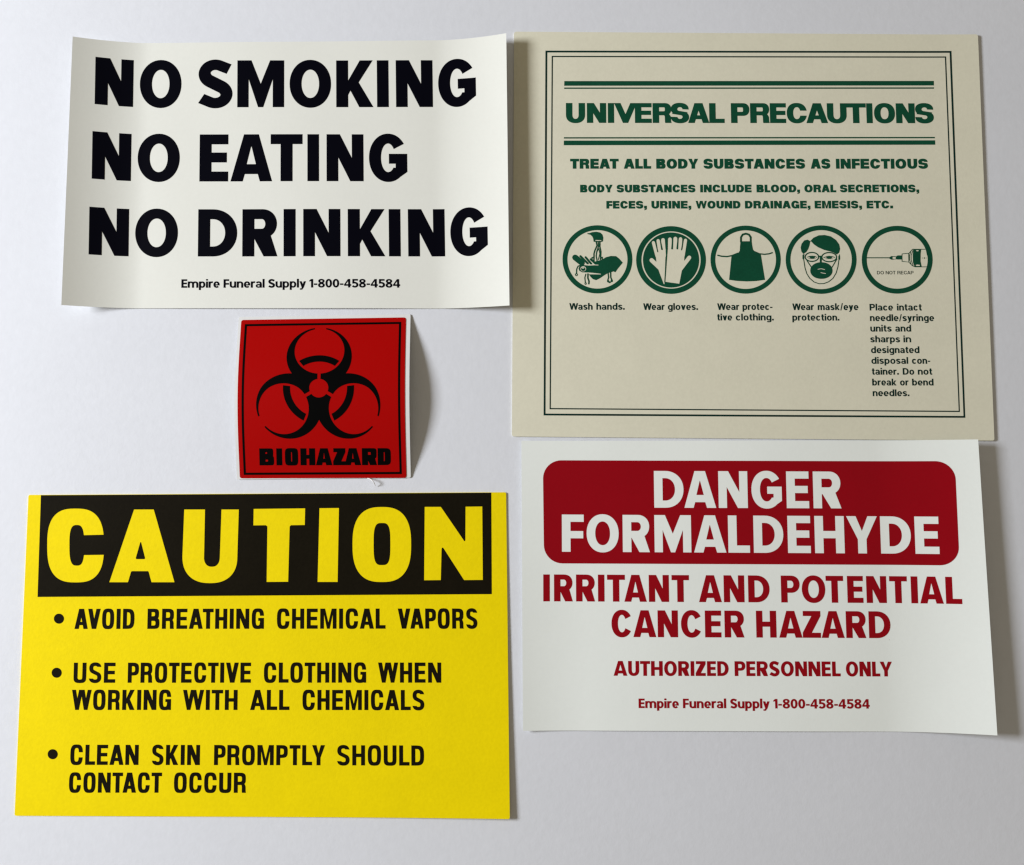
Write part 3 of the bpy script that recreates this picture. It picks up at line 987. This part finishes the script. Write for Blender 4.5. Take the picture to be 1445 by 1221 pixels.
# gloves
base = ringops(1061, 378.5, 323, 313.5, 49)
fig = [ell(1061, 378.5, 260, 255, '+', 72)]
for a_, b_, t in (((897, 218), (930, 340), 31), ((941, 200), (962, 340), 32), ((986, 193), (996, 340), 36), ((880, 380), (975, 470), 40),
                  ((1050, 187), (1048, 340), 36), ((1100, 181), (1095, 340), 37), ((1148, 184), (1140, 340), 34), ((1194, 196), (1172, 340), 31), ((1229, 356), (1150, 460), 38)):
    fig += ln(a_, b_, t=t, sign='-')
fig.append(('-', [(912, 290), (1012, 280), (1000, 603), (992, 600), (950, 488), (928, 420)]))
fig.append(('-', [(1030, 280), (1186, 280), (1183, 380), (1180, 430), (1160, 482), (1137, 599), (1008, 580)]))
fig += ln((1021, 170), (1020, 300), (1003, 583), t=9)
for p in (((917, 215), (938, 303)), ((963, 205), (980, 282)), ((1074, 200), (1067, 275)), ((1124, 195), (1115, 272)), ((1171, 205), (1158, 285))):
    fig += ln(*p, t=9)
fig += ln((1003, 583), (1137, 601), t=6)
picto(785, base, fig, "round pictogram of a pair of gloves")

# apron
fig = ln((329, 210), (329, 168), (345, 143), (374, 135), (402, 143), (419, 168), (419, 210), t=18)
fig.append(('+', [(325, 205), (428, 205), (433, 245), (440, 280), (455, 300), (485, 314), (512, 324), (551, 562), (470, 573), (380, 577), (290, 572), (219, 562), (241, 342), (280, 326), (308, 308), (318, 292), (320, 250)]))
fig += ln((115, 335), (150, 344), (200, 347), (245, 338), (300, 316), t=13)
fig += ln((450, 300), (500, 321), (545, 326), (590, 321), (618, 311), t=12)
picto(995, ringops(372, 375, 325, 315, 44), fig, "round pictogram of an apron")

# mask and glasses
fig = [('+', [(966, 208), (1000, 172), (1050, 150), (1105, 147), (1160, 160), (1208, 193), (1238, 235), (1246, 275), (1238, 310), (1215, 328), (1190, 312), (1150, 298), (1100, 286), (1045, 262), (1005, 235), (978, 206)]),
       ('+', [(970, 204), (945, 190), (915, 197), (890, 228), (881, 265), (888, 300), (905, 322), (932, 306), (952, 275), (964, 240)])]
fig += ln((912, 325), (905, 350), (912, 390), (921, 450), (938, 505), (965, 548), (1005, 582), (1050, 598), (1095, 597), (1140, 580), (1180, 548), (1210, 498), (1226, 440), (1234, 385), (1240, 330), t=8)
fig += ln((906, 335), (906, 365), t=16) + ln((1238, 345), (1238, 370), t=16)
fig += [ell(985, 350, 68, 47), ell(985, 350, 57, 36, '-'), ell(1145, 352, 74, 48), ell(1145, 352, 63, 37, '-')]
fig += ln((945, 352), (965, 344), (1010, 344), (1030, 354), t=7) + [ell(988, 352, 26, 13)] + ln((955, 366), (1018, 366), t=4)
fig += ln((1095, 356), (1125, 346), (1170, 346), (1195, 354), t=7) + [ell(1145, 353, 28, 13)] + ln((1112, 367), (1178, 367), t=4)
fig += ln((1046, 345), (1078, 345), t=13)
fig.append(('+', [(1058, 345), (1078, 345), (1076, 405), (1058, 405)]))
fig.append(('+', supe(1073, 476, 103, 77, 2.1, 0, 360, 48)))
fig += ln((1040, 464), (1070, 459), (1103, 467), t=6, sign='-') + ln((1067, 495), (1088, 500), (1112, 503), t=6, sign='-')
fig += ln((940, 385), (980, 445), t=9) + ln((1216, 370), (1172, 445), t=9)
picto(995, ringops(1070.5, 375, 328, 317, 44), fig, "round pictogram of a face with glasses and mask")

# needle
fig = ln((112, 358), (330, 358), t=9)
fig.append(('+', [(318, 356), (342, 342), (385, 345), (400, 336), (440, 336), (440, 374), (400, 374), (385, 372), (342, 376), (318, 362)]))
fig.append(('-', [(352, 350), (380, 350), (384, 362), (376, 370), (352, 366)]))
fig += ln((440, 322), (502, 316), (502, 398), (440, 391), (440, 322), t=6)
fig += ln((502, 318), (536, 279), (664, 279), t=6) + ln((502, 398), (535, 432), (560, 442), (676, 442), t=6)
fig += ln((522, 300), (510, 335), (510, 380), (524, 418), t=5) + ln((540, 290), (524, 335), (524, 380), (542, 430), t=6)
fig.append(('+', [(545, 281), (617, 281), (612, 320), (611, 390), (622, 441), (556, 441), (541, 400), (539, 330)]))
fig.append(('-', [(568, 287), (594, 287), (592, 297), (574, 298)])); fig.append(('-', [(566, 424), (580, 420), (606, 424), (604, 434), (570, 434)]))
fig += ln((662, 282), (672, 330), (684, 362), (684, 420), t=4)
fig += [ell(647, 360, 6, 6), ell(628, 360, 3, 3), ell(664, 360, 3, 3)]
pr = picto(1205, ringops(395.5, 376, 328, 314, 46), fig, "round pictogram of a bare needle and syringe")
ST_TH = St(.17, .15, n=2.1, d=.17, term='h', q=4, gap=.14, wid=WH)
uni.line("pictogram_caption", [('DO', 1237.4, 1247), ('NOT', 1249.7, 1263.6), ('RECAP', 1266.2, 1288.9)], ((1237, 387.8), (1289, 387.8)), 4.8, ST_TH, M['ink_green_dark'], parent=pr)

# ================================================================== 5 the DANGER FORMALDEHYDE notice
dan = Sheet("paper_notice", "white DANGER FORMALDEHYDE notice with red rounded panel, right edge lifting off the table",
            "notice", [(735.7, 622.4), (1371.5, 621.6), (1395.6, 1032.6), (737.8, 1030.2)],
            lambda u, v: (.0048 + .0012 * v) * clamp0(1 - (1 - u) / .22) ** 1.8 + (.0006 + .001 * v) * clamp0(1 - u / .14) ** 2 + .0003 * sin(pi * u) ** 2 + .00014 * (1 + sin(8 * u - 3 * v + 2)) + .0001 * (1 + sin(15 * u + 5 * v)),
            .00022, (7.3, 14.1))
dan.mesh("sheet", [[('+', dan.quad)]], M['paper_white'], thick=.00022)
pq = [(765.9, 649.8), dan.flat(1347.2, 651.2), dan.flat(1354.0, 798.2), (767.6, 795.0)]
pq[1] = (pq[1][0], 651.4); pq[2] = (pq[2][0], 797.5)
dan.mesh("red_panel", [[('+', round_quad(pq, 26, 10))]], M['ink_red'], up=.00005, label="dark red panel with rounded corners")
ST_DA = St(.232, .195, n=2.12, d=.25, q=11, t0=34)
dan.line("printed_line", [('D', 923.2, 964.8), ('A', 965.7, 1010.6), ('N', 1014.2, 1055.3), ('G', 1060.8, 1103.6), ('E', 1110.2, 1141.9), ('R', 1148, 1187.3)],
         ((923, 716.6), (1187, 717.6)), 51.8, ST_DA, M['paper_white'], up=.00010, label="white word DANGER on the red panel")
dan.line("printed_line", [('F', 793, 823.9), ('O', 827.9, 873.2), ('R', 878.9, 917), ('M', 923.8, 975.6), ('A', 979.4, 1025), ('L', 1027.9, 1058.3), ('D', 1063.8, 1105.8), ('E', 1112, 1144.2),
                          ('H', 1150.2, 1192), ('Y', 1195.3, 1238.9), ('D', 1243.2, 1286), ('E', 1291.8, 1325.8)],
         ((793, 778.6), (1325, 781.6)), 52.4, ST_DA, M['paper_white'], up=.00010, label="white word FORMALDEHYDE on the red panel")
ST_IR = St(.238, .19, n=2.12, d=.252, q=9, t0=34)
dan.line("printed_line", [('I', 766.6, 775.8), ('R', 781.8, 808.2), ('R', 812.9, 839.6), ('I', 843.9, 853), ('T', 856.8, 882), ('A', 881, 912.6), ('N', 915.7, 944.1), ('T', 948, 972.6),
                          ('A', 986.3, 1018.5), ('N', 1021.5, 1050.6), ('D', 1056, 1086.2), ('P', 1102.4, 1128.8), ('O', 1131.8, 1164.9), ('T', 1165.8, 1190.5), ('E', 1196, 1218.4),
                          ('N', 1223, 1251.4), ('T', 1255.6, 1280.6), ('I', 1286, 1295.6), ('A', 1298.6, 1331.8), ('L', 1335, 1357.9)],
         ((767, 848.4), (1357, 851.4)), 37.9, ST_IR, M['ink_red'], label="crimson words IRRITANT AND POTENTIAL")
dan.line("printed_line", [('C', 863, 892.2), ('A', 893.7, 926), ('N', 928.2, 956.8), ('C', 961.2, 991), ('E', 995, 1018), ('R', 1022.7, 1050.4), ('H', 1067.3, 1095.8), ('A', 1099.6, 1132.3),
                          ('Z', 1132.8, 1158.4), ('A', 1159.4, 1191.8), ('R', 1194.2, 1222.4), ('D', 1226.4, 1257)],
         ((863, 898.6), (1257, 900.4)), 37.8, ST_IR, M['ink_red'], label="crimson words CANCER HAZARD")
ST_AU = St(.245, .20, n=2.12, d=.26, q=6, gap=.085, t0=34,
           wid=dict(A=.82, U=.66, T=.60, H=.70, O=.76, R=.66, I=.2, Z=.60, E=.53, D=.68, P=.64, S=.60, N=.70, L=.50, Y=.76))
dan.line("printed_line", [('AUTHORIZED', 865.8, 1028.2), ('PERSONNEL', 1036.7, 1186.2), ('ONLY', 1193.8, 1259)],
         ((866, 953.2), (1259, 954.4)), 20.9, ST_AU, M['ink_red'], label="crimson words AUTHORIZED PERSONNEL ONLY")
dan.line("printed_line", [('Empire', 901.1, 957.7), ('Funeral', 963.7, 1024.7), ('Supply', 1030.4, 1086), ('1-800-458-4584', 1091.3, 1227.2)],
         ((901, 998.7), (1227, 999.7)), 13.4, ST_SM, M['ink_red'], label="small crimson supplier name and telephone number")
